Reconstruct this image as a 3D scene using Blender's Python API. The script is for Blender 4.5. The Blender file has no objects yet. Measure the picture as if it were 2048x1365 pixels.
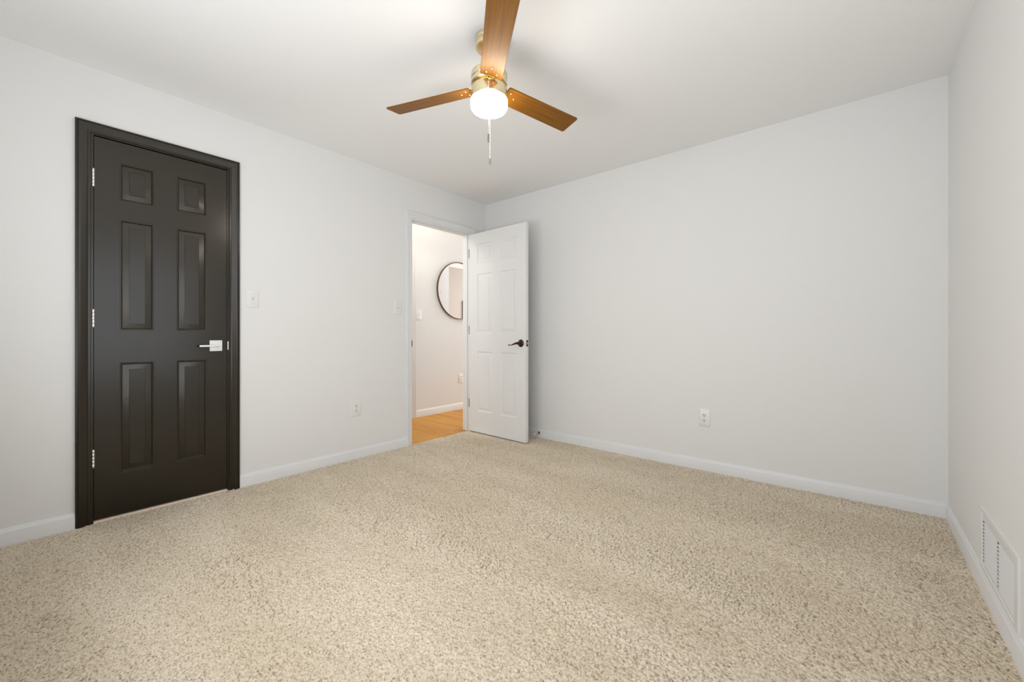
import bpy, bmesh, math, random
import numpy as np
from mathutils import Vector, Matrix
PI = math.pi
R = math.radians
random.seed(7)
SC = bpy.context.scene
COL = SC.collection

# ------------------------------------------------------------------ camera
cam = bpy.data.cameras.new('camera')
cam.sensor_width = 36.0
cam.lens = 817.9 / 2048 * 36.0
cam.shift_y = -12.5 / 2048
cam.clip_start = 0.02
cam_ob = bpy.data.objects.new('camera', cam)
cam_ob.location = (0, 0, 1.0113)
cam_ob.rotation_euler = (R(90), 0, 0.7002)
COL.objects.link(cam_ob)
SC.camera = cam_ob

# ------------------------------------------------------------------ world, daylight, exposure
world = bpy.data.worlds.new('world')
SC.world = world
world.use_nodes = True
bg = world.node_tree.nodes['Background']
bg.inputs['Color'].default_value = (0.62, 0.76, 1.0, 1)
bg.inputs['Strength'].default_value = 1.2

def area_light(name, loc, rot, sx, sy, power, color):
    l = bpy.data.lights.new(name, 'AREA')
    l.shape = 'RECTANGLE'
    l.size, l.size_y = sx, sy
    l.energy = power
    l.color = color
    o = bpy.data.objects.new(name, l)
    o.location = loc
    o.rotation_euler = rot
    COL.objects.link(o)
    return o
# daylight entering through the window in the wall behind the camera
# plus fill from an added side window; strips tilted up to brighten the ceiling
for k, tilt in enumerate((24, 22, 20, 4, 0, 0)):
    z = 0.68 + 0.235 * k
    area_light('window_daylight', (-1.10, -0.330, z), (R(90 + tilt), 0, 0), 1.84, 0.21, 9.8 if k < 3 else 2.3, (0.95, 0.972, 1.0))
    area_light('side_fill_light', (0.318, 0.72, z), (R(118), 0, R(90)), 1.32, 0.21, 1.8, (0.95, 0.972, 1.0))  # fill strips in the added side window, evening out the room
# added fill light at the far end of the hall, no window behind it
area_light('hall_end_fill', (-2.9, 7.9, 1.4), (R(-90), 0, 0), 1.9, 1.7, 100, (0.95, 0.97, 1.0))
FAN_GLOW = 40.0          # the lit glass drum of the ceiling fan
HALL_GLOW = 56.0         # the hall ceiling light and two added opal fill lamps

SC.cycles.caustics_reflective = False
SC.cycles.caustics_refractive = False
SC.view_settings.view_transform = 'Standard'
SC.view_settings.look = 'None'
SC.view_settings.gamma = 1.0
SC.view_settings.use_curve_mapping = False
SC.view_settings.exposure = -0.07

# ------------------------------------------------------------------ helpers
def shade(me, angle=30):
    me.polygons.foreach_set('use_smooth', [True] * len(me.polygons))
    me.set_sharp_from_angle(angle=R(angle))

def fin(name, verts, faces, mat, parent=None, angle=30, smooth=True, recalc=True, bevel=0, loc=None, second=None):
    me = bpy.data.meshes.new(name)
    me.from_pydata([tuple(v) for v in verts], [], faces)
    if second:
        for k in second[1]:
            me.polygons[k].material_index = 1
    if recalc:
        bm = bmesh.new()
        bm.from_mesh(me)
        bmesh.ops.remove_doubles(bm, verts=bm.verts, dist=1e-6)
        bmesh.ops.recalc_face_normals(bm, faces=bm.faces)
        bm.to_mesh(me)
        bm.free()
    if smooth:
        shade(me, angle)
    me.materials.append(mat)
    if second:
        me.materials.append(second[0])
    o = bpy.data.objects.new(name, me)
    COL.objects.link(o)
    if parent is not None:
        o.parent = parent
    if loc is not None:
        o.location = loc
    if bevel:
        b = o.modifiers.new('bevel', 'BEVEL')
        b.width = bevel
        b.segments = 2
        b.limit_method = 'ANGLE'
        b.angle_limit = R(50)
    return o

class MB:
    def __init__(s):
        s.v, s.f = [], []
    def add(s, vs, fs):
        n = len(s.v)
        s.v += [tuple(v) for v in vs]
        s.f += [tuple(i + n for i in f) for f in fs]
        return s
    def box(s, x0, x1, y0, y1, z0, z1):
        return s.add([(x0,y0,z0),(x1,y0,z0),(x1,y1,z0),(x0,y1,z0),(x0,y0,z1),(x1,y0,z1),(x1,y1,z1),(x0,y1,z1)],
                     [(0,3,2,1),(4,5,6,7),(0,1,5,4),(1,2,6,5),(2,3,7,6),(3,0,4,7)])
    def lathe(s, prof, seg=48, M=None):
        """prof: (radius, height) pairs, round local z."""
        M = M or Matrix()
        vs, fs = [], []
        rings = []
        for r, z in prof:
            if r < 1e-6:
                rings.append([len(vs)])
                vs.append(M @ Vector((0, 0, z)))
            else:
                rings.append(list(range(len(vs), len(vs) + seg)))
                vs += [M @ Vector((r*math.cos(2*PI*k/seg), r*math.sin(2*PI*k/seg), z)) for k in range(seg)]
        for a, b in zip(rings, rings[1:]):
            for k in range(seg):
                k2 = (k + 1) % seg
                if len(a) == 1 and len(b) == 1:
                    continue
                if len(a) == 1:
                    fs.append((a[0], b[k2], b[k]))
                elif len(b) == 1:
                    fs.append((a[k], a[k2], b[0]))
                else:
                    fs.append((a[k], a[k2], b[k2], b[k]))
        return s.add(vs, fs)
    def tube(s, pts, rads, seg=10, flat=1.0, up=Vector((0, 0, 1))):
        pts = [Vector(p) for p in pts]
        if not hasattr(rads, '__len__'):
            rads = [rads] * len(pts)
        vs, fs = [], []
        n = len(pts)
        for i, p in enumerate(pts):
            t = (pts[min(i+1, n-1)] - pts[max(i-1, 0)]).normalized()
            a = up.cross(t)
            if a.length < 1e-4:
                a = Vector((1, 0, 0)).cross(t)
            a.normalize()
            b = t.cross(a)
            rr = rads[i]
            ra, rb = (rr if hasattr(rr, '__len__') else (rr, rr * flat))
            for k in range(seg):
                w = 2*PI*k/seg
                vs.append(p + a*ra*math.cos(w) + b*rb*math.sin(w))
        for i in range(n-1):
            for k in range(seg):
                k2 = (k+1) % seg
                fs.append((i*seg+k, i*seg+k2, (i+1)*seg+k2, (i+1)*seg+k))
        fs.append(tuple(range(seg-1, -1, -1)))
        fs.append(tuple(range((n-1)*seg, n*seg)))
        return s.add(vs, fs)
    def prism(s, poly, axis_fn, a, b):
        """poly: 2-D outline; axis_fn(u, v, t) -> 3-D; swept from t=a to t=b."""
        n = len(poly)
        vs = [axis_fn(u, v, a) for u, v in poly] + [axis_fn(u, v, b) for u, v in poly]
        fs = [tuple(range(n-1, -1, -1)), tuple(range(n, 2*n))]
        fs += [(k, (k+1) % n, n+(k+1) % n, n+k) for k in range(n)]
        return s.add(vs, fs)
    def build(s, name, mat, parent=None, **kw):
        return fin(name, s.v, s.f, mat, parent, **kw)

def tag(o, label, cat, kind=None, group=None):
    o['label'] = label
    o['category'] = cat
    if kind:
        o['kind'] = kind
    if group:
        o['group'] = group
    return o

def thing(name, label, cat, loc=(0, 0, 0), rz=0, kind=None, group=None):
    o = bpy.data.objects.new(name, None)
    o.empty_display_size = 0.05
    o.location = loc
    o.rotation_euler = (0, 0, rz)
    COL.objects.link(o)
    return tag(o, label, cat, kind, group)

def copy_tree(o, parent=None):
    c = o.copy()
    COL.objects.link(c)
    c.parent = parent
    for ch in list(o.children):
        copy_tree(ch, c)
    return c

# ------------------------------------------------------------------ materials
def mat(name, color, rough=0.5, metal=0.0, spec=0.5, coat=0.0):
    m = bpy.data.materials.new(name)
    m.use_nodes = True
    b = m.node_tree.nodes['Principled BSDF']
    b.inputs['Base Color'].default_value = (*color, 1)
    b.inputs['Roughness'].default_value = rough
    b.inputs['Metallic'].default_value = metal
    b.inputs['Specular IOR Level'].default_value = spec
    b.inputs['Coat Weight'].default_value = coat
    return m

def nodes(m):
    return m.node_tree.nodes, m.node_tree.links, m.node_tree.nodes['Principled BSDF']

def add_bump(m, scale, dist, strength=1.0, stretch=(1, 1, 1), detail=2.0, rough=0.5):
    n, l, b = nodes(m)
    tc = n.new('ShaderNodeTexCoord')
    mp = n.new('ShaderNodeMapping')
    mp.inputs['Scale'].default_value = stretch
    tx = n.new('ShaderNodeTexNoise')
    tx.inputs['Scale'].default_value = scale
    tx.inputs['Detail'].default_value = detail
    tx.inputs['Roughness'].default_value = rough
    bp = n.new('ShaderNodeBump')
    bp.inputs['Distance'].default_value = dist
    bp.inputs['Strength'].default_value = strength
    l.new(tc.outputs['Object'], mp.inputs['Vector'])
    l.new(mp.outputs['Vector'], tx.inputs['Vector'])
    l.new(tx.outputs['Fac'], bp.inputs['Height'])
    l.new(bp.outputs['Normal'], b.inputs['Normal'])
    return m

M_wall = add_bump(mat('wall_paint', (0.86, 0.86, 0.85), 0.62, spec=0.3), 160, 0.0006, 0.5)
M_ceil = add_bump(mat('ceiling_paint', (0.93, 0.93, 0.925), 0.9, spec=0.1), 120, 0.0006, 0.5)
M_trim = mat('white_trim_paint', (0.84, 0.845, 0.85), 0.34, spec=0.45)
M_white_door = add_bump(mat('white_door_paint', (0.85, 0.85, 0.845), 0.38, spec=0.45), 26, 0.0007, 0.45, (9, 9, 0.9), 3)
M_hall = mat('hall_wall_paint', (0.82, 0.835, 0.845), 0.7, spec=0.3)
M_far = mat('living_room_paint', (0.42, 0.39, 0.36), 0.8, spec=0.2)
DARK = (0.0110, 0.0080, 0.0043)
M_dark = add_bump(mat('dark_door_paint', DARK, 0.40, spec=0.22), 90, 0.0006, 0.35, (1, 1, 0.6), 2)
M_dark_bevel = add_bump(mat('dark_door_grain', DARK, 0.26, spec=0.32), 26, 0.0014, 1.0, (9, 9, 0.9), 3)
M_dark_trim = mat('dark_trim_paint', DARK, 0.36, spec=0.22)
M_nickel = mat('satin_nickel', (0.80, 0.78, 0.74), 0.30, 1.0)
M_bronze = mat('oil_rubbed_bronze', (0.045, 0.028, 0.018), 0.32, 0.75)
M_plastic = mat('white_plastic', (0.86, 0.86, 0.84), 0.35)
M_slot = mat('socket_dark', (0.02, 0.018, 0.015), 0.7)
M_screw = mat('plate_screw', (0.70, 0.69, 0.66), 0.4, 0.2)
M_vent = mat('vent_white_enamel', (0.80, 0.80, 0.79), 0.40)
M_duct = mat('duct_shade_dark', (0.03, 0.03, 0.03), 0.8)  # near-black in place of the shade inside the vent
M_brass = mat('satin_brass', (0.80, 0.70, 0.46), 0.24, 1.0)
M_gold = mat('gold_brass', (0.86, 0.60, 0.22), 0.22, 1.0)
M_chain = mat('chain_metal', (0.62, 0.59, 0.53), 0.3, 1.0)
M_fob = mat('fob_metal', (0.36, 0.33, 0.30), 0.35, 1.0)
M_rubber = mat('white_rubber', (0.82, 0.78, 0.68), 0.6)
M_stopbase = mat('dark_brass', (0.10, 0.07, 0.04), 0.35, 0.8)
M_mirror = mat('mirror_glass', (0.93, 0.93, 0.93), 0.0, 1.0)
M_frame = mat('bronze_mirror_frame', (0.16, 0.075, 0.03), 0.35, 0.6)
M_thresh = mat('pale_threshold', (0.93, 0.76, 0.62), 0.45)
M_winframe = mat('window_vinyl', (0.85, 0.85, 0.85), 0.4)

def lit(name, color, strength):
    m = bpy.data.materials.new(name)
    m.use_nodes = True
    b = m.node_tree.nodes['Principled BSDF']
    b.inputs['Base Color'].default_value = (0.85, 0.84, 0.80, 1)
    b.inputs['Roughness'].default_value = 0.35
    b.inputs['Emission Color'].default_value = (*color, 1)
    b.inputs['Emission Strength'].default_value = strength
    return m
M_glow = lit('lit_opal_glass', (1.0, 0.91, 0.80), FAN_GLOW)
M_hall_fill = lit('hall_fill_glass', (1.0, 0.985, 0.95), HALL_GLOW)  # glow of the two added hall fill lamps
M_bulb = lit('lit_bulb', (1.0, 0.90, 0.74), HALL_GLOW * 3.9)

def wood_blade():
    m = mat('walnut_blade', (0.2, 0.1, 0.03), 0.42, spec=0.26)
    n, l, b = nodes(m)
    b.inputs['Specular Tint'].default_value = (1.0, 0.76, 0.46, 1)   # amber lacquer
    tc = n.new('ShaderNodeTexCoord')
    mp = n.new('ShaderNodeMapping')
    mp.inputs['Scale'].default_value = (2.2, 60, 20)
    tx = n.new('ShaderNodeTexNoise')
    tx.inputs['Scale'].default_value = 1.6
    tx.inputs['Detail'].default_value = 4
    cr = n.new('ShaderNodeValToRGB')
    cr.color_ramp.elements[0].position = 0.3
    cr.color_ramp.elements[0].color = (0.150, 0.057, 0.005, 1)
    cr.color_ramp.elements[1].position = 0.72
    cr.color_ramp.elements[1].color = (0.250, 0.100, 0.010, 1)
    l.new(tc.outputs['Object'], mp.inputs['Vector'])
    l.new(mp.outputs['Vector'], tx.inputs['Vector'])
    l.new(tx.outputs['Fac'], cr.inputs['Fac'])
    l.new(cr.outputs['Color'], b.inputs['Base Color'])
    return m
M_blade = wood_blade()
M_blade_edge = mat('blade_edge', (0.05, 0.022, 0.006), 0.45)

def plank_floor():
    m = mat('oak_planks', (0.6, 0.3, 0.08), 0.45, spec=0.15)
    n, l, b = nodes(m)
    tc = n.new('ShaderNodeTexCoord')
    br = n.new('ShaderNodeTexBrick')
    br.inputs['Scale'].default_value = 1.0
    br.inputs['Mortar Size'].default_value = 0.0012
    br.inputs['Brick Width'].default_value = 1.1
    br.inputs['Row Height'].default_value = 0.076
    br.inputs['Color1'].default_value = (0.68, 0.345, 0.070, 1)
    br.inputs['Color2'].default_value = (0.55, 0.255, 0.048, 1)
    br.inputs['Mortar'].default_value = (0.42, 0.19, 0.035, 1)
    mp = n.new('ShaderNodeMapping')
    mp.inputs['Scale'].default_value = (3, 70, 1)
    tx = n.new('ShaderNodeTexNoise')
    tx.inputs['Scale'].default_value = 1.5
    tx.inputs['Detail'].default_value = 5
    mx = n.new('ShaderNodeMix')
    mx.data_type = 'RGBA'
    mx.blend_type = 'MULTIPLY'
    mx.inputs['Factor'].default_value = 0.45
    cr = n.new('ShaderNodeValToRGB')
    cr.color_ramp.elements[0].position = 0.35
    cr.color_ramp.elements[0].color = (0.62, 0.52, 0.40, 1)
    cr.color_ramp.elements[1].position = 0.65
    cr.color_ramp.elements[1].color = (1, 1, 1, 1)
    l.new(tc.outputs['Object'], br.inputs['Vector'])
    l.new(tc.outputs['Object'], mp.inputs['Vector'])
    l.new(mp.outputs['Vector'], tx.inputs['Vector'])
    l.new(tx.outputs['Fac'], cr.inputs['Fac'])
    l.new(br.outputs['Color'], mx.inputs[6])
    l.new(cr.outputs['Color'], mx.inputs[7])
    l.new(mx.outputs[2], b.inputs['Base Color'])
    return m
M_oak = plank_floor()

def carpet_mat():
    m = mat('beige_carpet', (0.6, 0.5, 0.37), 0.95, spec=0.08)
    n, l, b = nodes(m)
    b.inputs['Sheen Weight'].default_value = 0.15
    b.inputs['Sheen Roughness'].default_value = 0.6
    tc = n.new('ShaderNodeTexCoord')
    t1 = n.new('ShaderNodeTexNoise')
    t1.inputs['Scale'].default_value = 150
    t1.inputs['Detail'].default_value = 2
    cr = n.new('ShaderNodeValToRGB')
    e = cr.color_ramp.elements
    e[0].position = 0.30
    e[0].color = (0.34, 0.272, 0.19, 1)
    e[1].position = 0.62
    e[1].color = (0.82, 0.718, 0.575, 1)
    x = e.new(0.44)
    x.color = (0.705, 0.607, 0.470, 1)
    t2 = n.new('ShaderNodeTexNoise')
    t2.inputs['Scale'].default_value = 2.4
    mp = n.new('ShaderNodeMapping')
    mp.inputs['Rotation'].default_value = (0, 0, 0.05)
    mp.inputs['Scale'].default_value = (0.32, 1.25, 1)
    t2.inputs['Detail'].default_value = 3
    c2 = n.new('ShaderNodeValToRGB')  # nap shading painted into the yarn colour as long soft bands
    c2.color_ramp.elements[0].position = 0.38
    c2.color_ramp.elements[0].color = (0.90, 0.885, 0.85, 1)
    c2.color_ramp.elements[1].position = 0.62
    c2.color_ramp.elements[1].color = (1.0, 1.0, 1.0, 1)
    mx = n.new('ShaderNodeMix')
    mx.data_type = 'RGBA'
    mx.blend_type = 'MULTIPLY'
    mx.inputs['Factor'].default_value = 1.0
    l.new(tc.outputs['Object'], t1.inputs['Vector'])
    l.new(tc.outputs['Object'], mp.inputs['Vector'])
    l.new(mp.outputs['Vector'], t2.inputs['Vector'])
    l.new(t1.outputs['Fac'], cr.inputs['Fac'])
    l.new(t2.outputs['Fac'], c2.inputs['Fac'])
    l.new(cr.outputs['Color'], mx.inputs[6])
    l.new(c2.outputs['Color'], mx.inputs[7])
    l.new(mx.outputs[2], b.inputs['Base Color'])
    return m
M_carpet = carpet_mat()

for m_ in (M_dark, M_dark_trim, M_dark_bevel):
    b_ = nodes(m_)[2]
    b_.inputs['Specular Tint'].default_value = (1.0, 0.92, 0.76, 1)
    b_.inputs['Coat Weight'].default_value = 0.8
    b_.inputs['Coat Tint'].default_value = (1.0, 0.95, 0.83, 1)
    b_.inputs['Coat Roughness'].default_value = 0.23

# ------------------------------------------------------------------ dimensions (metres)
XL, XR, YB, YR, H = -3.1255, 0.3853, 3.263, -0.397, 2.44
T = 0.115                               # wall thickness
XH = XL - T                             # hall side of the left wall
HX = -4.15                              # far hall wall
D1 = (0.226, 0.842, 2.088)              # closet door opening: y0, y1, top
D2 = (2.278, 3.030, 2.078)              # hall doorway opening
LVX = -1.74                             # far living-room wall

# ------------------------------------------------------------------ room shell
def structure(mb, name, m, label, cat, **kw):
    return tag(mb.build(name, m, None, smooth=kw.pop('smooth', False), **kw), label, cat, 'structure')

structure(MB().box(XL - 0.04, XR + T, YR - T, YB + T, -0.10, -0.014), 'floor', mat('subfloor', (0.5, 0.42, 0.32), 0.9),
          'floor under the beige carpet of the bedroom', 'floor')
structure(MB().box(XL - 0.02, XR + T, YR - T, YB + T, H, H + 0.1), 'ceiling', M_ceil,
          'flat white bedroom ceiling that carries the fan', 'ceiling')
b = MB()
b.box(XH, XL, YR - T, D1[0], -0.05, H)
b.box(XH, XL, D1[0], D1[1], D1[2], H)
b.box(XH, XL - 0.06, D1[0], D1[1], -0.05, D1[2])       # closed off behind the closet door
b.box(XH, XL, D1[1], D2[0], -0.05, H)
b.box(XH, XL, D2[0], D2[1], D2[2], H)
b.box(XH, XL, D2[1], YB + T, -0.05, H)
structure(b, 'wall_left', M_wall, 'white bedroom wall with the dark door and the hall doorway', 'wall')
structure(MB().box(XL, XR + T, YB, YB + T, -0.05, H), 'wall_back', M_wall,
          'bare white bedroom wall facing the viewer with one low outlet', 'wall')
V = (2.003, 2.440, 0.104, 0.306)        # vent opening: y0, y1, z0, z1
b = MB()
SY = (0.02, 1.42, 0.50, 2.04)           # added side window for fill light, outside the view
b.box(XR, XR + T, YR - T, SY[0], -0.05, H)
b.box(XR, XR + T, SY[1], V[0], -0.05, H)
b.box(XR, XR + T, SY[0], SY[1], -0.05, SY[2])
b.box(XR, XR + T, SY[0], SY[1], SY[3], H)
b.box(XR, XR + T, V[1], YB, -0.05, H)
b.box(XR, XR + T, V[0], V[1], -0.05, V[2])
b.box(XR, XR + T, V[0], V[1], V[3], H)
structure(b, 'wall_right', M_wall, 'white bedroom wall at the right edge with a low return grille', 'wall')
WX = (-2.06, -0.14, 0.50, 2.04)         # window opening in the wall behind the camera
b = MB()
b.box(XL, WX[0], YR - T, YR, -0.05, H)
b.box(WX[1], XR, YR - T, YR, -0.05, H)
b.box(WX[0], WX[1], YR - T, YR, -0.05, WX[2])
b.box(WX[0], WX[1], YR - T, YR, WX[3], H)
structure(b, 'wall_front', M_wall, 'white wall behind the viewer with the window', 'wall')
w = thing('window_1', 'white double window in the wall behind the viewer', 'window', (0, 0, 0), 0, 'structure')
b = MB()
y0, y1 = YR - 0.09, YR - 0.03
b.box(WX[0], WX[1], y0, y1, WX[2], WX[2] + 0.05)
b.box(WX[0], WX[1], y0, y1, WX[3] - 0.05, WX[3])
for x in (WX[0], (WX[0] + WX[1]) / 2 - 0.03, WX[1] - 0.06):
    b.box(x, x + 0.06, y0, y1, WX[2], WX[3])
b.box(WX[0], WX[1], y0 + 0.01, y1 - 0.01, 1.40, 1.44)
b.build('window_frame', M_winframe, w, smooth=False)
M_pane = mat('window_pane', (1, 1, 1), 0.0)
nodes(M_pane)[2].inputs['Transmission Weight'].default_value = 1.0
MB().box(WX[0] + 0.04, WX[1] - 0.04, YR - 0.064, YR - 0.060, WX[2] + 0.03, WX[3] - 0.03).build('pane', M_pane, w, smooth=False)

w = thing('added_window', 'added white window in the right wall for side fill, out of view', 'window', (0, 0, 0), 0, 'structure')  # unseen window, added as a source for the side fill
b = MB()
x0, x1 = XR + 0.03, XR + 0.09
b.box(x0, x1, SY[0], SY[1], SY[2], SY[2] + 0.05)
b.box(x0, x1, SY[0], SY[1], SY[3] - 0.05, SY[3])
for y in (SY[0], SY[1] - 0.06):
    b.box(x0, x1, y, y + 0.06, SY[2], SY[3])
b.box(x0 + 0.01, x1 - 0.01, SY[0], SY[1], 1.25, 1.29)
b.build('window_frame', M_winframe, w, smooth=False)
MB().box(XR + 0.060, XR + 0.064, SY[0] + 0.04, SY[1] - 0.04, SY[2] + 0.03, SY[3] - 0.03).build('pane', M_pane, w, smooth=False)

# hall and the end of the living room beyond it
structure(MB().box(HX - T, LVX + T, 1.0, 8.1, -0.10, -0.008), 'floor_hall', M_oak,
          'honey oak plank floor of the hall beyond the doorway', 'floor')
structure(MB().box(HX - T, LVX + T, 1.0, 8.1, H + 0.001, H + 0.1), 'ceiling_hall', M_ceil, 'white hall ceiling', 'ceiling')
structure(MB().box(HX - T, HX, 1.0, 8.1, -0.05, H), 'wall_hall', M_hall,
          'warm white hall wall with the round mirror, seen through the doorway', 'wall')
structure(MB().box(HX, XH, 0.9, 1.0, -0.05, H), 'wall_hall_near', M_hall, 'white wall closing the near end of the hall', 'wall')
b = MB().box(XH, XL - 0.01, YB + T, 4.39, -0.05, H)
b.box(XL - 0.01, LVX, 4.30, 4.39, -0.05, H)
structure(b, 'wall_hall_side', M_hall, 'hall wall opposite the mirror, seen only as a reflection', 'wall')
structure(MB().box(LVX, LVX + T, 4.30, 8.1, -0.05, H), 'wall_living', M_far,
          'beige living room wall seen only in the round mirror', 'wall')
structure(MB().box(HX, LVX, 8.0, 8.1, -0.05, H), 'wall_living_end', M_hall, 'white wall at the far end of the hall', 'wall')

# ------------------------------------------------------------------ carpet pile: a real height field of tufts
def make_carpet():
    rng = np.random.default_rng(3)
    st = 0.0031
    x0, x1, yy0, yy1 = XL - 0.012, XR - 0.002, YR + 0.002, YB - 0.002
    nx, ny = int((x1 - x0) / st), int((yy1 - yy0) / st)
    gx, gy = np.meshgrid(np.linspace(x0, x1, nx), np.linspace(yy0, yy1, ny))
    def blur(a, k):
        for ax in (0, 1):
            a = sum(w_ * np.roll(a, s_, ax) for s_, w_ in zip(range(-(len(k)//2), len(k)//2 + 1), k))
        return a
    n1 = blur(rng.standard_normal((ny, nx)), [0.25, 0.5, 0.25])
    n1 /= n1.std()
    h = 0.0025 * n1
    h = np.where(n1 < -0.85, h - 0.0045 * (-0.85 - n1), h)
    h = np.clip(h, -0.011, 0.005)
    def smooth(cell, stretch=1.0):
        cellx = cell * stretch
        cy, cx = int(ny * st / cell) + 3, int(nx * st / cellx) + 3
        g = rng.standard_normal((cy, cx))
        fy, fx = (gy - yy0) / cell, (gx - x0) / cellx
        iy, ix = fy.astype(int), fx.astype(int)
        ty, tx = fy - iy, fx - ix
        ty, tx = ty*ty*(3-2*ty), tx*tx*(3-2*tx)
        return ((g[iy, ix]*(1-tx) + g[iy, ix+1]*tx)*(1-ty) + (g[iy+1, ix]*(1-tx) + g[iy+1, ix+1]*tx)*ty)
    # the way the nap leans after vacuuming, stroke by stroke
    lean = np.tanh(2.2 * smooth(0.24, 4.5)) + 0.35 * smooth(0.14)
    z = h + 0.0012 * smooth(0.3) - 0.002
    X = gx + rng.uniform(-0.0011, 0.0011, gx.shape) + 0.75 * lean * (h + 0.004)
    Y = gy + rng.uniform(-0.0011, 0.0011, gy.shape) + 0.9 * lean * (h + 0.004)
    X = np.clip(X, x0, x1)
    Y = np.clip(Y, yy0, yy1)
    co = np.stack([X, Y, z], -1).reshape(-1, 3).astype(np.float32)
    i = np.arange(nx * ny).reshape(ny, nx)
    q = np.stack([i[:-1, :-1], i[:-1, 1:], i[1:, 1:], i[1:, :-1]], -1).reshape(-1, 4).astype(np.int32)
    me = bpy.data.meshes.new('carpet')
    me.vertices.add(len(co))
    me.vertices.foreach_set('co', co.ravel())
    me.loops.add(q.size)
    me.loops.foreach_set('vertex_index', q.ravel())
    me.polygons.add(len(q))
    me.polygons.foreach_set('loop_start', np.arange(0, q.size, 4, dtype=np.int32))
    me.polygons.foreach_set('use_smooth', np.ones(len(q), dtype=bool))
    me.update()
    me.validate()
    me.materials.append(M_carpet)
    o = bpy.data.objects.new('carpet', me)
    COL.objects.link(o)
    return o
tag(make_carpet(), 'beige cut pile carpet covering the whole bedroom floor', 'carpet', 'stuff')

# ------------------------------------------------------------------ baseboards
BASE = [(0, -0.012), (0.013, -0.012), (0.013, 0.052), (0.0115, 0.056), (0.012, 0.060), (0.0095, 0.067), (0.0055, 0.073), (0.005, 0.079), (0.003, 0.082), (0, 0.082)]
def baseboard(name, fn, a, b_, label, m=None):
    o = MB().prism(BASE, fn, a, b_).build(name, m or M_trim, None, angle=35)
    return tag(o, label, 'baseboard', 'structure')
left_fn = lambda u, v, t: (XL + u, t, v)
baseboard('baseboard_left', left_fn, YR + 0.013, 0.168, 'white baseboard left of the dark door')
baseboard('baseboard_left_middle', left_fn, 0.907, 2.216, 'white baseboard between the dark door and the hall doorway')
baseboard('baseboard_left_corner', left_fn, 3.094, YB - 0.013, 'short white baseboard behind the open white door')
baseboard('baseboard_back', lambda u, v, t: (t, YB - u, v), XL, XR, 'white baseboard along the bare back wall')
baseboard('baseboard_right', lambda u, v, t: (XR - u, t, v), YR + 0.013, YB - 0.0131, 'white baseboard under the return grille')
baseboard('baseboard_front', lambda u, v, t: (t, YR + u, v), XL, XR, 'white baseboard of the wall behind the viewer')
hall_fn = lambda u, v, t: (HX + u, t, v)
baseboard('baseboard_hall', hall_fn, 3.087, 8.0, 'white baseboard of the hall wall under the mirror')

# ------------------------------------------------------------------ casings: mitred moulded boards round the openings
CASING = [(0, 0), (0, 0.0075), (0.002, 0.0095), (0.011, 0.0095), (0.0125, 0.0080), (0.0145, 0.0092), (0.022, 0.0110),
          (0.032, 0.0140), (0.040, 0.0165), (0.045, 0.0172), (0.0465, 0.0150), (0.0485, 0.0150), (0.050, 0.0170), (0.056, 0.0165), (0.058, 0.0140), (0.058, 0)]
def casing(y0, y1, top, x, sx, name, m, parent):
    """Moulding swept up one side, across and down; (y0, y1, top) is its inner edge."""
    vs, fs = [], []
    n = len(CASING)
    for st in range(4):
        for u, t in CASING:
            y = y0 - u if st < 2 else y1 + u
            z = -0.012 if st in (0, 3) else top + u
            vs.append((x + sx * t, y, z))
    for st in range(3):
        for k in range(n - 1):
            fs.append((st*n+k, st*n+k+1, (st+1)*n+k+1, (st+1)*n+k))
    fs.append(tuple(range(n)))
    fs.append(tuple(range(3*n, 4*n)))
    return fin(name, vs, fs, m, parent, angle=28)

def jamb(y0, y1, top, xa, xb, name, m, parent, stop=None):
    """Lining boards of the opening; 'stop' is the x range of the stop moulding."""
    b = MB()
    e = 0.010
    b.box(xa, xb, y0 - e, y0 + 0.004, -0.012, top + e)
    b.box(xa, xb, y1 - 0.004, y1 + e, -0.012, top + e)
    b.box(xa, xb, y0 + 0.004, y1 - 0.004, top - 0.004, top + e)
    if stop:
        s0, s1 = stop
        b.box(s0, s1, y0 + 0.004, y0 + 0.014, -0.012, top - 0.004)
        b.box(s0, s1, y1 - 0.014, y1 - 0.004, -0.012, top - 0.004)
        b.box(s0, s1, y0 + 0.014, y1 - 0.014, top - 0.014, top - 0.004)
    return b.build(name, m, parent, smooth=False)

t1 = thing('trim_1', 'dark charcoal door casing round the closed door', 'door frame', (0, 0, 0), 0, 'structure')
casing(0.220, 0.848, 2.090, XL, 1, 'casing', M_dark_trim, t1)
jamb(*D1, XL - 0.06, XL + 0.001, 'jamb', M_dark_trim, t1, (XL - 0.058, XL - 0.045))
MB().box(XL + 0.0005, XL + 0.0025, 0.8410, 0.8465, 0.914, 0.968).build('strike_plate', M_nickel, t1, smooth=False, bevel=0.0006)
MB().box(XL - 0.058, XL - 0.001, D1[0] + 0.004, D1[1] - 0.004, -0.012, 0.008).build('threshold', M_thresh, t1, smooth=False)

t2 = thing('trim_2', 'white door casing round the open hall doorway', 'door frame', (0, 0, 0), 0, 'structure')
casing(2.272, 3.036, 2.084, XL, 1, 'casing', M_trim, t2)
casing(2.272, 3.036, 2.084, XH, -1, 'casing', M_trim, t2)
jamb(*D2, XH - 0.001, XL + 0.001, 'jamb', M_trim, t2, (XL - 0.075, XL - 0.040))
MB().box(XL - 0.034, XL + 0.0015, 2.2815, 2.2835, 0.902, 0.960).box(XL + 0.0005, XL + 0.0032, 2.2765, 2.2840, 0.904, 0.958).build('strike_plate', M_bronze, t2, smooth=False)

t3 = thing('trim_3', 'white casing of the doorway across the hall', 'door frame', (0, 0, 0), 0, 'structure')
casing(2.258, 3.028, 2.092, HX, 1, 'casing', M_trim, t3)

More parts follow.
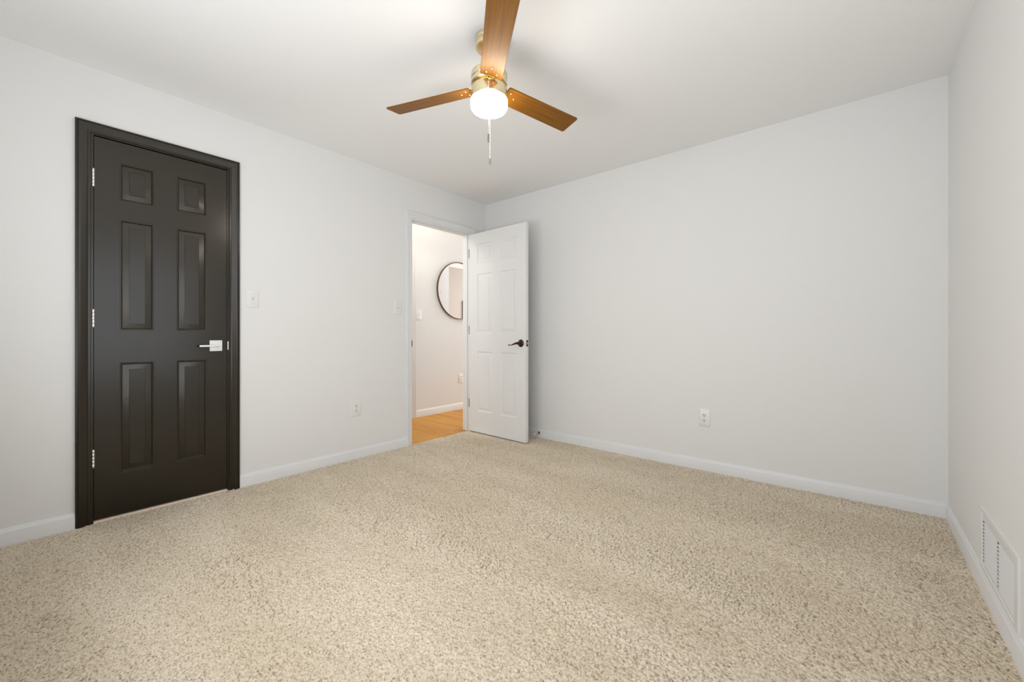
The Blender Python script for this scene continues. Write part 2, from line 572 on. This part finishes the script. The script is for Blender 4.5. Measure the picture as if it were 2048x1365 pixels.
# ------------------------------------------------------------------ six-panel doors
PANEL = [(0.0, 0.0), (0.0016, 0.0012), (0.006, 0.0016), (0.0085, 0.0065), (0.0115, 0.0085), (0.014, 0.0080), (0.0385, 0.0030), (0.0388, 0.0042), (0.0402, 0.0042), (0.0405, 0.0012)]
BEVELS = []
def panel_slab(u0, u1, z0, z1, cols, rows, thick, place, both=True):
    """place(u, n, z): u along the width, n into the door from its front face."""
    vs, fs = [], []
    BEVELS.clear()
    def v(u, n, z):
        vs.append(place(u, n, z))
        return len(vs) - 1
    us = sorted([u0, u1] + [c for p in cols for c in p])
    zs = sorted([z0, z1] + [r for p in rows for r in p])
    for side in ((0, 1) if both else (0,)):
        sg = 1 if side == 0 else -1
        base = 0 if side == 0 else thick
        for i in range(len(us) - 1):
            for j in range(len(zs) - 1):
                a, b_, c, d = us[i], us[i+1], zs[j], zs[j+1]
                if (a, b_) in cols and (c, d) in rows:
                    rings = [[v(a+k, base+sg*n, c+k), v(b_-k, base+sg*n, c+k), v(b_-k, base+sg*n, d-k), v(a+k, base+sg*n, d-k)] for k, n in PANEL]
                    for ri, (p, q) in enumerate(zip(rings, rings[1:])):
                        if ri == 5:
                            BEVELS.extend(range(len(fs), len(fs) + 4))
                        for k in range(4):
                            fs.append((p[k], p[(k+1) % 4], q[(k+1) % 4], q[k]))
                    fs.append(tuple(rings[-1]))
                else:
                    fs.append((v(a, base, c), v(b_, base, c), v(b_, base, d), v(a, base, d)))
    if not both:
        fs.append((v(u0, thick, z0), v(u1, thick, z0), v(u1, thick, z1), v(u0, thick, z1)))
    # rim, split where the grid is split so that the surface is closed
    for a, b_ in zip(us, us[1:]):
        fs.append((v(a, 0, z0), v(b_, 0, z0), v(b_, thick, z0), v(a, thick, z0)))
        fs.append((v(a, 0, z1), v(b_, 0, z1), v(b_, thick, z1), v(a, thick, z1)))
    for a, b_ in zip(zs, zs[1:]):
        fs.append((v(u0, 0, a), v(u0, 0, b_), v(u0, thick, b_), v(u0, thick, a)))
        fs.append((v(u1, 0, a), v(u1, 0, b_), v(u1, thick, b_), v(u1, thick, a)))
    return vs, fs

# dark closed door in the left wall; front faces +x
d1 = thing('door_1', 'closed dark charcoal six-panel door with square nickel lever', 'door', (XL, 0.233, 0), 0, 'structure')
XF = -0.004
cols = [(0.100, 0.245), (0.349, 0.497)]
rows = [(0.243, 0.856), (1.036, 1.652), (1.758, 1.966)]
vs, fs = panel_slab(0, 0.604, 0.0165, 2.0785, cols, rows, 0.035, lambda u, n, z: (XF - n, u, z))
fin('door_panel', vs, fs, M_dark, d1, angle=20, second=(M_dark_bevel, list(BEVELS)))
for z in (1.8545, 1.100, 0.346):
    hb = MB()
    Mh = Matrix.Translation((0.003, -0.0035, z))
    for k in range(5):
        a = -0.0475 + k*0.019
        hb.lathe([(0, a+0.0003), (0.0060, a+0.0003), (0.0062, a+0.0006), (0.0062, a+0.0184), (0.0060, a+0.0187), (0, a+0.0187)], 16, Mh)
    hb.lathe([(0, -0.0500), (0.003, -0.0495), (0.0042, -0.0475)], 14, Mh)
    hb.lathe([(0.0042, 0.0475), (0.003, 0.0495), (0, 0.0500)], 14, Mh)
    h = hb.build('hinge', M_nickel, d1, angle=40)
    h['label'] = 'satin nickel hinge knuckle'
lh = MB().box(XF, XF + 0.008, 0.5115, 0.5785, 0.907, 0.976).build('lever_handle', M_nickel, d1, bevel=0.0012)
lh['label'] = 'satin nickel lever on a square plate'
lb = MB()
lb.tube([(XF+0.006, 0.553, 0.942), (XF+0.050, 0.553, 0.942)], 0.0105, 20)
lb.build('lever_neck', M_nickel, lh, angle=40)
MB().box(XF + 0.040, XF + 0.053, 0.450, 0.566, 0.9355, 0.9475).build('lever_bar', M_nickel, lh, bevel=0.0016)

# white door, swung open into the room
WA = R(-1.35)
d2 = thing('door_2', 'white six-panel door standing open with a dark bronze lever', 'door', (-3.098, 2.985, 0), WA, 'structure')
rows2 = [(0.227, 0.842), (1.022, 1.636), (1.742, 1.948)]
cols2 = [(0.116, 0.332), (0.446, 0.660)]
vs, fs = panel_slab(0, 0.766, 0.012, 2.055, cols2, rows2, 0.035, lambda u, n, z: (u, n, z))
fin('door_panel', vs, fs, M_white_door, d2, angle=20)
for z in (1.86, 1.06, 0.30):
    hb = MB()
    Mh = Matrix.Translation((-0.0062, 0.0045, z))
    for k in range(5):
        a = -0.0445 + k*0.0178
        hb.lathe([(0, a+0.0005), (0.0052, a+0.0005), (0.0055, a+0.001), (0.0055, a+0.0168), (0.0052, a+0.0173), (0, a+0.0173)], 14, Mh)
    hb.box(-0.004, -0.0005, 0.004, 0.033, z - 0.0445, z + 0.0445)
    h = hb.build('hinge', M_stopbase, d2, angle=40)
    h['label'] = 'dark metal hinge'
# wave lever
lv = MB()
Mr = Matrix.Translation((0.706, 0, 0.932)) @ Matrix.Rotation(R(90), 4, 'X')
lv.lathe([(0, 0.0), (0.0345, 0.0), (0.0355, 0.002), (0.034, 0.005), (0.028, 0.009), (0.020, 0.012), (0.0145, 0.014), (0.0135, 0.030), (0.0125, 0.046), (0, 0.048)], 36, Mr)
lv = lv.build('lever_handle', M_bronze, d2, angle=40)
lv['label'] = 'dark bronze wave lever on a round rose'
pts, rd = [], []
for k in range(31):
    s_ = k / 30
    x = 0.708 - 0.127 * s_
    z = 0.934 - 0.021*(0.5 - 0.5*math.cos(PI*min(1, s_/0.78))) + 0.004*max(0, (s_-0.80)/0.2)**1.5
    pts.append((x, -0.040 - 0.012*math.sin(s_*PI), z))
    hgt = 0.0088*max(0, 1 - s_/0.62)**0.9 + 0.0032 + 0.0030*math.exp(-((s_-0.86)/0.075)**2)
    if s_ > 0.92:
        hgt *= max(0.2, (1.0-s_)/0.08)
    rd.append((0.0060*(1-0.35*s_), hgt))
MB().tube(pts, rd, 14).build('lever_bar', M_bronze, lv, angle=50)
# handle of the hall side face
bk = MB()
Mr = Matrix.Translation((0.706, 0.035, 0.932)) @ Matrix.Rotation(R(-90), 4, 'X')
bk.lathe([(0, 0.0), (0.0345, 0.0), (0.0355, 0.002), (0.034, 0.005), (0.028, 0.009), (0.0145, 0.014), (0.0125, 0.046), (0, 0.048)], 30, Mr)
bk.tube([(p[0], 0.035 - p[1], p[2]) for p in pts], rd, 12)
bk.build('lever_handle', M_bronze, d2, angle=40)
lp = MB().box(0.7655, 0.7672, 0.0055, 0.0295, 0.903, 0.961).build('latch_plate', M_bronze, d2, smooth=False, bevel=0.0004)
lp['label'] = 'dark bronze latch plate on the door edge'
MB().prism([(0.0115, 0.7672), (0.0235, 0.7672), (0.0235, 0.771), (0.0115, 0.777)], lambda u, w_, t: (w_, u, t), 0.923, 0.941).build('latch_bolt', M_nickel, lp, smooth=False)

# door across the hall
d3 = thing('door_3', 'white door across the hall, only a sliver in view', 'door', (HX, 2.262, 0), 0, 'structure')
vs, fs = panel_slab(0, 0.762, 0.004, 2.088, [(0.116, 0.330), (0.440, 0.650)], rows2, 0.010, lambda u, n, z: (0.0125 - n, u, z), both=False)
fin('door_panel', vs, fs, M_trim, d3, angle=20)

# ------------------------------------------------------------------ switches and outlets (local: plate in the x-z plane, facing -y)
def rounded(w_, h_, r, seg=5):
    p = []
    for cx_, cz_, a0 in ((w_/2-r, h_/2-r, 0), (-w_/2+r, h_/2-r, 90), (-w_/2+r, -h_/2+r, 180), (w_/2-r, -h_/2+r, 270)):
        p += [(cx_ + r*math.cos(R(a0+90*k/seg)), cz_ + r*math.sin(R(a0+90*k/seg))) for k in range(seg+1)]
    return p
def plate(parent, w_, h_, m):
    rings = [(0.0, 0.0), (0.0, 0.0035), (0.0012, 0.0052), (0.0032, 0.0062)]
    vs, fs = [], []
    for ins, d in rings:
        vs += [(x, -d, z) for x, z in rounded(w_-2*ins, h_-2*ins, 0.004)]
    n = 24
    for k in range(3):
        fs += [(k*n+i, k*n+(i+1) % n, (k+1)*n+(i+1) % n, (k+1)*n+i) for i in range(n)]
    fs.append(tuple(range(3*n, 4*n)))
    fs.append(tuple(range(n-1, -1, -1)))
    return fin('cover_plate', vs, fs, m, parent, angle=40)
def screw(parent, x, z):
    Ms = Matrix.Translation((x, -0.0060, z)) @ Matrix.Rotation(R(90), 4, 'X')
    MB().lathe([(0.0036, -0.001), (0.0036, 0.0006), (0.0022, 0.0013), (0, 0.0015)], 14, Ms).build('screw', M_screw, parent, angle=50)
def make_switch(label):
    t = thing('light_switch', label, 'light switch', group='toggle switches on the walls')
    plate(t, 0.075, 0.120, M_plastic)
    tg = MB().box(-0.0052, 0.0052, -0.0068, -0.0055, -0.0122, 0.0122).build('toggle_slot', M_screw, t, smooth=False)
    MB().prism([(-0.006, -0.0035), (-0.006, 0.0065), (-0.0125, 0.0118), (-0.0175, 0.0112), (-0.0165, 0.0060)],
               lambda u, w_, s_: (s_, u, w_), -0.0040, 0.0040).build('toggle', M_plastic, t, smooth=False, bevel=0.0008)
    screw(t, 0, 0.030)
    screw(t, 0, -0.030)
    return t
def make_outlet(label):
    t = thing('power_outlet', label, 'outlet', group='duplex outlets on the walls')
    plate(t, 0.079, 0.125, M_plastic)
    for s_ in (1, -1):
        zc = s_ * 0.0195
        poly = [(0.0165*math.cos(a), zc + max(-0.0130, min(0.0130, 0.0172*math.sin(a)))) for a in [2*PI*k/36 for k in range(36)]]
        rc = MB().prism(poly, lambda u, w_, d: (u, -d, w_), 0.0055, 0.0078).build('receptacle', M_plastic, t, angle=40)
        sl = MB()
        sl.box(-0.0078, -0.0048, -0.0081, -0.0074, zc-0.001, zc+0.0085)
        sl.box(0.0050, 0.0076, -0.0081, -0.0074, zc-0.0005, zc+0.0075)
        Ms = Matrix.Translation((0, -0.0074, zc - 0.0068)) @ Matrix.Rotation(R(90), 4, 'X')
        sl.lathe([(0, 0), (0.0033, 0), (0.0033, 0.0007), (0, 0.0007)], 14, Ms)
        so = sl.build('socket_slots', M_slot, rc, smooth=False)
        so['label'] = 'dark plug slots'
    screw(t, 0, 0)
    return t
def at_wall(o, loc, rz):
    o.location = loc
    o.rotation_euler = (0, 0, rz)
LW = R(90)            # faces +x
s1 = make_switch('white toggle switch beside the dark door')
at_wall(s1, (XL, 0.984, 1.254), LW)
s2 = copy_tree(s1)
s2['label'] = 'white toggle switch beside the open hall doorway'
at_wall(s2, (XL, 2.130, 1.252), LW)
s3 = copy_tree(s1)
s3['label'] = 'white toggle switch on the hall wall near the round mirror'
at_wall(s3, (HX, 3.134, 1.257), LW)
o1 = make_outlet('white duplex outlet low between the dark door and the doorway')
at_wall(o1, (XL, 1.733, 0.410), LW)
o2 = copy_tree(o1)
o2['label'] = 'white duplex outlet low on the bare back wall'
at_wall(o2, (-0.869, YB, 0.392), 0)
o3 = copy_tree(o1)
o3['label'] = 'white duplex outlet on the hall wall below the round mirror'
at_wall(o3, (HX, 3.838, 0.416), LW)

# ------------------------------------------------------------------ return air grille in the right wall (faces -x)
vt = thing('return_air_grille', 'white return air grille low in the right wall above the baseboard', 'air vent', (XR, 0, 0))
fb = MB()
oy0, oy1, oz0, oz1 = 1.967, 2.476, 0.084, 0.326
def flange(mb, rings):
    for (a, b_) in zip(rings, rings[1:]):
        def rr(ins, d):
            return [(-d, oy0+ins, oz0+ins*0.55), (-d, oy1-ins, oz0+ins*0.55), (-d, oy1-ins, oz1-ins*0.55), (-d, oy0+ins, oz1-ins*0.55)]
        A, B = rr(*a), rr(*b_)
        mb.add(A + B, [(k, (k+1) % 4, 4+(k+1) % 4, 4+k) for k in range(4)])
flange(fb, [(0, 0.0), (0, 0.003), (0.004, 0.0055), (0.030, 0.0075), (0.035, 0.0040), (0.036, -0.012)])
fb.build('frame', M_vent, vt, angle=20)
iy0, iy1, iz0, iz1 = oy0 + 0.0375, oy1 - 0.0375, oz0 + 0.0205, oz1 - 0.0240
lb = MB()
ymid = (iy0 + iy1) / 2
zb, zt = iz0 + 0.008, iz1 - 0.022
lb.box(-0.004, 0.004, iy1 - 0.009, iy1, zb, zt)
lb.box(-0.004, 0.004, ymid - 0.006, ymid + 0.006, zb, zt)
lb.box(-0.004, 0.004, iy0, iy0 + 0.009, zb, zt)
lb.box(-0.004, 0.002, iy0, iy1, iz0, iz0 + 0.008)
lb.box(-0.004, 0.002, iy0, iy1, iz1 - 0.022, iz1)
lb.build('louver_frame', M_vent, vt, smooth=False)
pitch = (iz1 - iz0 - 0.032) / 12
for k in range(12):
    zc = iz0 + 0.009 + pitch*(k + 0.5)
    sb = MB()
    for a, b_ in ((ymid + 0.0062, iy1 - 0.019), (iy0 + 0.0092, ymid - 0.016)):
        sb.prism([(-0.0042, zc - 0.0068), (-0.0032, zc - 0.0072), (0.0060, zc + 0.0052), (0.0050, zc + 0.0056)],
                 lambda u, w_, t: (u, t, w_), a, b_)
        # the open end of each louver slot, between thin webs
        sb.box(-0.0042, 0.002, b_ + 0.0002, b_ + 0.0099, zc - 0.0066, zc - 0.0002)
    sb.build('louver', M_vent, vt, smooth=False)
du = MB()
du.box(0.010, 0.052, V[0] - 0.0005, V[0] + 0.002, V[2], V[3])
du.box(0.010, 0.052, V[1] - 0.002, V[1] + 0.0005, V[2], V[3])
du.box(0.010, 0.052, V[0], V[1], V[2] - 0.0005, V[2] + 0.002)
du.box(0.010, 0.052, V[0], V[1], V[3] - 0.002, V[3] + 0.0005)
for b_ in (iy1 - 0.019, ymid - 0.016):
    du.box(-0.0036, 0.0040, b_ + 0.0082, b_ + 0.0098, zb, zt)  # dark strips that paint the shade inside the open slot ends
du.build('duct_sleeve_shade', M_duct, vt, smooth=False)
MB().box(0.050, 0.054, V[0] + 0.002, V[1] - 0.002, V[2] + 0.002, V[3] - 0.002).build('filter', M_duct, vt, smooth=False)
MB().box(-0.0065, -0.0035, 2.095, 2.101, iz1 - 0.010, iz1 - 0.003).build('catch', M_screw, vt, smooth=False)

# ------------------------------------------------------------------ door stop on the back wall's baseboard
ds = thing('door_stop', 'small brass door stop with pale rubber tip behind the white door', 'door stop', (-2.392, YB - 0.013, 0.046))
Md = Matrix.Rotation(R(90), 4, 'X')
MB().lathe([(0, 0), (0.0125, 0), (0.0125, 0.003), (0.009, 0.008), (0.006, 0.010), (0, 0.011)], 24, Md).build('base_flange', M_stopbase, ds, angle=40)
MB().lathe([(0, 0.008), (0.0050, 0.008), (0.0050, 0.062), (0.0075, 0.064), (0.0075, 0.068), (0, 0.068)], 20, Md).build('rod', M_gold, ds, angle=40)
MB().lathe([(0, 0.066), (0.0085, 0.066), (0.0090, 0.076), (0.0075, 0.084), (0, 0.086)], 20, Md).build('rubber_tip', M_rubber, ds, angle=40)

# ------------------------------------------------------------------ ceiling fan
FX, FY = -1.351, 1.433
fan = thing('ceiling_fan', 'brass three-blade ceiling fan with brown wood blades and lit glass drum', 'ceiling fan', (FX, FY, H))
MB().lathe([(0, -0.001), (0.0665, -0.001), (0.0665, -0.020), (0.0655, -0.0215), (0.0665, -0.023), (0.0660, -0.049), (0.0635, -0.054), (0.056, -0.0565), (0.032, -0.0575), (0.030, -0.055), (0.024, -0.055), (0.020, -0.0575), (0, -0.0575)], 64).build('canopy', M_brass, fan, angle=40)
MB().lathe([(0, -0.055), (0.0135, -0.055), (0.0135, -0.160), (0.024, -0.161), (0.024, -0.175), (0, -0.175)], 32).build('downrod', M_brass, fan, angle=40)
MB().lathe([(0, -0.170), (0.078, -0.170), (0.0845, -0.173), (0.0865, -0.179), (0.0865, -0.203), (0.0845, -0.205), (0.0865, -0.207), (0.0865, -0.226), (0.083, -0.230), (0, -0.230)], 72).build('motor_housing', M_brass, fan, angle=40)
MB().lathe([(0, -0.229), (0.072, -0.229), (0.074, -0.232), (0.074, -0.240), (0, -0.240)], 64).build('flywheel', M_gold, fan, angle=40)
MB().lathe([(0, -0.240), (0.078, -0.240), (0.083, -0.243), (0.0845, -0.249), (0.0845, -0.288), (0.082, -0.296), (0.079, -0.300), (0, -0.300)], 72).build('switch_housing', M_brass, fan, angle=40)
gl = MB().lathe([(0.080, -0.297), (0.0870, -0.300), (0.0885, -0.305), (0.0885, -0.330), (0.0865, -0.340), (0.080, -0.349), (0.067, -0.3555), (0.045, -0.359), (0, -0.360)], 72).build('glass_shade', M_glow, fan, angle=60)
gl['label'] = 'glowing white glass drum'
for a in range(3):
    sc = R(-50 + 120*a)
    Ms = Matrix.Translation((0.0840*math.cos(sc), 0.0840*math.sin(sc), -0.290)) @ Matrix.Rotation(sc, 4, 'Z') @ Matrix.Rotation(R(90), 4, 'Y')
    MB().lathe([(0.004, -0.002), (0.004, 0.003), (0.003, 0.005), (0, 0.0055)], 14, Ms).build('set_screw', M_gold, fan, angle=50)

PITCH = R(13)
r0, r1, bw0, bw1, th = 0.090, 0.562, 0.052, 0.0595, 0.0060
def blade_outline():
    p = []
    def arc(cx_, cy_, r, a0, a1, n=6):
        return [(cx_ + r*math.cos(R(a0+(a1-a0)*k/n)), cy_ + r*math.sin(R(a0+(a1-a0)*k/n))) for k in range(n+1)]
    p += arc(r1-0.010, bw1-0.010, 0.010, 0, 90)
    p += arc(r0+0.008, bw0-0.008, 0.008, 90, 180)
    # the root edge dips in round the bracket
    p += [(r0 + 0.006*math.sin(PI*k/8), 0.030 - 0.0075*k) for k in range(9)]
    p += arc(r0+0.008, -bw0+0.008, 0.008, 180, 270)
    p += arc(r1-0.010, -bw1+0.010, 0.010, 270, 360)
    return p
for i, deg in enumerate((-41.4, 78.6, 198.6)):
    Mb = Matrix.Rotation(R(deg), 4, 'Z') @ Matrix.Translation((0, 0, -0.2435)) @ Matrix.Rotation(-PITCH, 4, 'X')
    bl = MB().prism(blade_outline(), lambda u, w_, t: (u, w_, t), 0.0, th).build('blade', M_blade, fan, angle=40, bevel=0.001)
    bl.matrix_local = Mb
    ib = MB()
    ib.prism([(0.062, 0.020), (0.085, 0.020), (0.105, 0.032), (0.150, 0.034), (0.176, 0.012), (0.176, -0.012), (0.150, -0.034), (0.105, -0.032), (0.085, -0.020), (0.062, -0.020)],
             lambda u, w_, t: (u, w_, t), th + 0.0002, th + 0.0035)
    ib.box(0.060, 0.100, -0.016, 0.016, th - 0.004, th + 0.0005)
    ir = ib.build('blade_iron', M_gold, bl, smooth=False, bevel=0.0006)
    for sx, sy in ((0.116, 0.024), (0.116, -0.024), (0.150, 0.0)):
        Ms = Matrix.Translation((sx, sy, 0)) @ Matrix.Rotation(R(180), 4, 'X')
        MB().lathe([(0.0055, -0.001), (0.0055, 0.001), (0.0042, 0.0030), (0.002, 0.0040), (0, 0.0042)], 16, Ms).build('screw', M_gold, bl, angle=60)

def pull_chain(ang, rad, ztop, zbot, fob, name_label):
    x, y = rad*math.cos(R(ang)), rad*math.sin(R(ang))
    c = MB()
    n = int((ztop - zbot) / 0.0044)
    for k in range(n + 1):
        zc = ztop - k*(ztop - zbot)/n
        Mc = Matrix.Translation((x, y, zc))
        c.lathe([(0, -0.0021), (0.0015, -0.0015), (0.0021, 0), (0.0015, 0.0015), (0, 0.0021)], 8, Mc)
    c.tube([(x, y, ztop), (x, y, zbot)], 0.0009, 6)
    if rad > 0.086:
        c.tube([(x*0.90, y*0.90, ztop + 0.004), (x*1.0, y*1.0, ztop + 0.003), (x, y, ztop - 0.006)], [0.0045, 0.0035, 0.0025], 10)
    ch = c.build('pull_chain', M_chain, fan, angle=60)
    ch['label'] = name_label
    Mf = Matrix.Translation((x, y, zbot - fob))
    MB().lathe([(0, 0), (0.0038, 0), (0.0043, 0.006), (0.0047, fob*0.5), (0.0040, fob*0.92), (0.0020, fob)], 16, Mf).build('chain_fob', M_fob, ch, angle=50)
pull_chain(-48.4, 0.0935, -0.262, 1.935 - H, 0.042, 'short pull chain hanging in front of the glass')
pull_chain(131.0, 0.0925, -0.262, 1.912 - H, 0.040, 'longer pull chain hanging behind the glass')

# ------------------------------------------------------------------ hall: round mirror, ceiling light, picture reflected in the mirror
mr = thing('wall_mirror', 'round mirror with thin bronze frame on the hall wall', 'mirror', (HX, 3.797, 1.609))
Mm = Matrix.Rotation(R(90), 4, 'Y')
MB().lathe([(0.3765, 0.001), (0.386, 0.001), (0.386, 0.024), (0.384, 0.026), (0.3785, 0.026), (0.3765, 0.024), (0.3765, 0.001)], 96, Mm).build('mirror_frame', M_frame, mr, angle=40)
MB().lathe([(0, 0.0145), (0.3767, 0.0145), (0.3767, 0.002), (0, 0.002)], 96, Mm).build('mirror_glass', M_mirror, mr, angle=40)
def hall_light(label, x, y, ring_r):
    t = thing('ceiling_light', label, 'ceiling light', (x, y, H))
    MB().lathe([(0, 0), (0.065, 0), (0.065, -0.016), (0.055, -0.022), (0, -0.022)], 48).build('canopy', M_bronze, t, angle=40)
    b = MB()
    b.lathe([(ring_r - 0.004, -0.096), (ring_r, -0.096), (ring_r, -0.112), (ring_r - 0.004, -0.112), (ring_r - 0.004, -0.096)], 64)
    for a in (0, 90):
        d = Vector((math.cos(R(a)), math.sin(R(a)), 0)) * (ring_r - 0.002)
        b.tube([(-d.x, -d.y, -0.104), (-d.x*0.25, -d.y*0.25, -0.020)], 0.003, 8)
        b.tube([(d.x, d.y, -0.104), (d.x*0.25, d.y*0.25, -0.020)], 0.003, 8)
    b.build('ring', M_bronze, t, angle=40)
    MB().lathe([(0, -0.020), (0.016, -0.020), (0.017, -0.030), (0.028, -0.045), (0.030, -0.058), (0.024, -0.074), (0, -0.084)], 32).build('bulb', M_bulb, t, angle=60)
    return t
hall_light('hall ceiling light with a bronze ring, just beyond the doorway', -3.55, 3.02, 0.15)
nl = thing('ceiling_light', 'added round opal fill light at the closed end of the hall', 'ceiling light', (-3.70, 1.65, H))  # unseen lamp added to brighten the hall and the white door
MB().lathe([(0, 0), (0.150, 0), (0.150, -0.012), (0.130, -0.020), (0, -0.018)], 56).build('canopy', M_bronze, nl, angle=40)
MB().lathe([(0.120, -0.019), (0.125, -0.050), (0.105, -0.085), (0.060, -0.105), (0, -0.110)], 56).build('glass_shade', M_hall_fill, nl, angle=60)
ol = copy_tree(nl)
ol.location = (-3.70, 5.2, H)  # second added lamp, lifts the hall wall evenly
ol['label'] = 'added round opal fill light where the hall opens to the living room'
pf = thing('picture_frame', 'dark framed picture on the living room wall, seen in the round mirror', 'picture', (LVX, 6.48, 1.35))
b = MB()
w2, h2, fw_ = 0.40, 0.40, 0.03
b.box(-0.025, 0, -w2, w2, h2 - fw_, h2)
b.box(-0.025, 0, -w2, w2, -h2, -h2 + fw_)
b.box(-0.025, 0, -w2, -w2 + fw_, -h2 + fw_, h2 - fw_)
b.box(-0.025, 0, w2 - fw_, w2, -h2 + fw_, h2 - fw_)
b.build('frame', M_bronze, pf, smooth=False)
def art():
    m = mat('landscape_print', (0.6, 0.55, 0.45), 0.7)
    n, l, bb = nodes(m)
    tc = n.new('ShaderNodeTexCoord')
    tx = n.new('ShaderNodeTexNoise')
    tx.inputs['Scale'].default_value = 6
    cr = n.new('ShaderNodeValToRGB')
    cr.color_ramp.elements[0].color = (0.30, 0.18, 0.07, 1)
    cr.color_ramp.elements[1].color = (0.75, 0.70, 0.58, 1)
    l.new(tc.outputs['Object'], tx.inputs['Vector'])
    l.new(tx.outputs['Fac'], cr.inputs['Fac'])
    l.new(cr.outputs['Color'], bb.inputs['Base Color'])
    return m
MB().box(-0.012, -0.001, -w2 + fw_, w2 - fw_, -h2 + fw_, h2 - fw_).build('print', art(), pf, smooth=False)
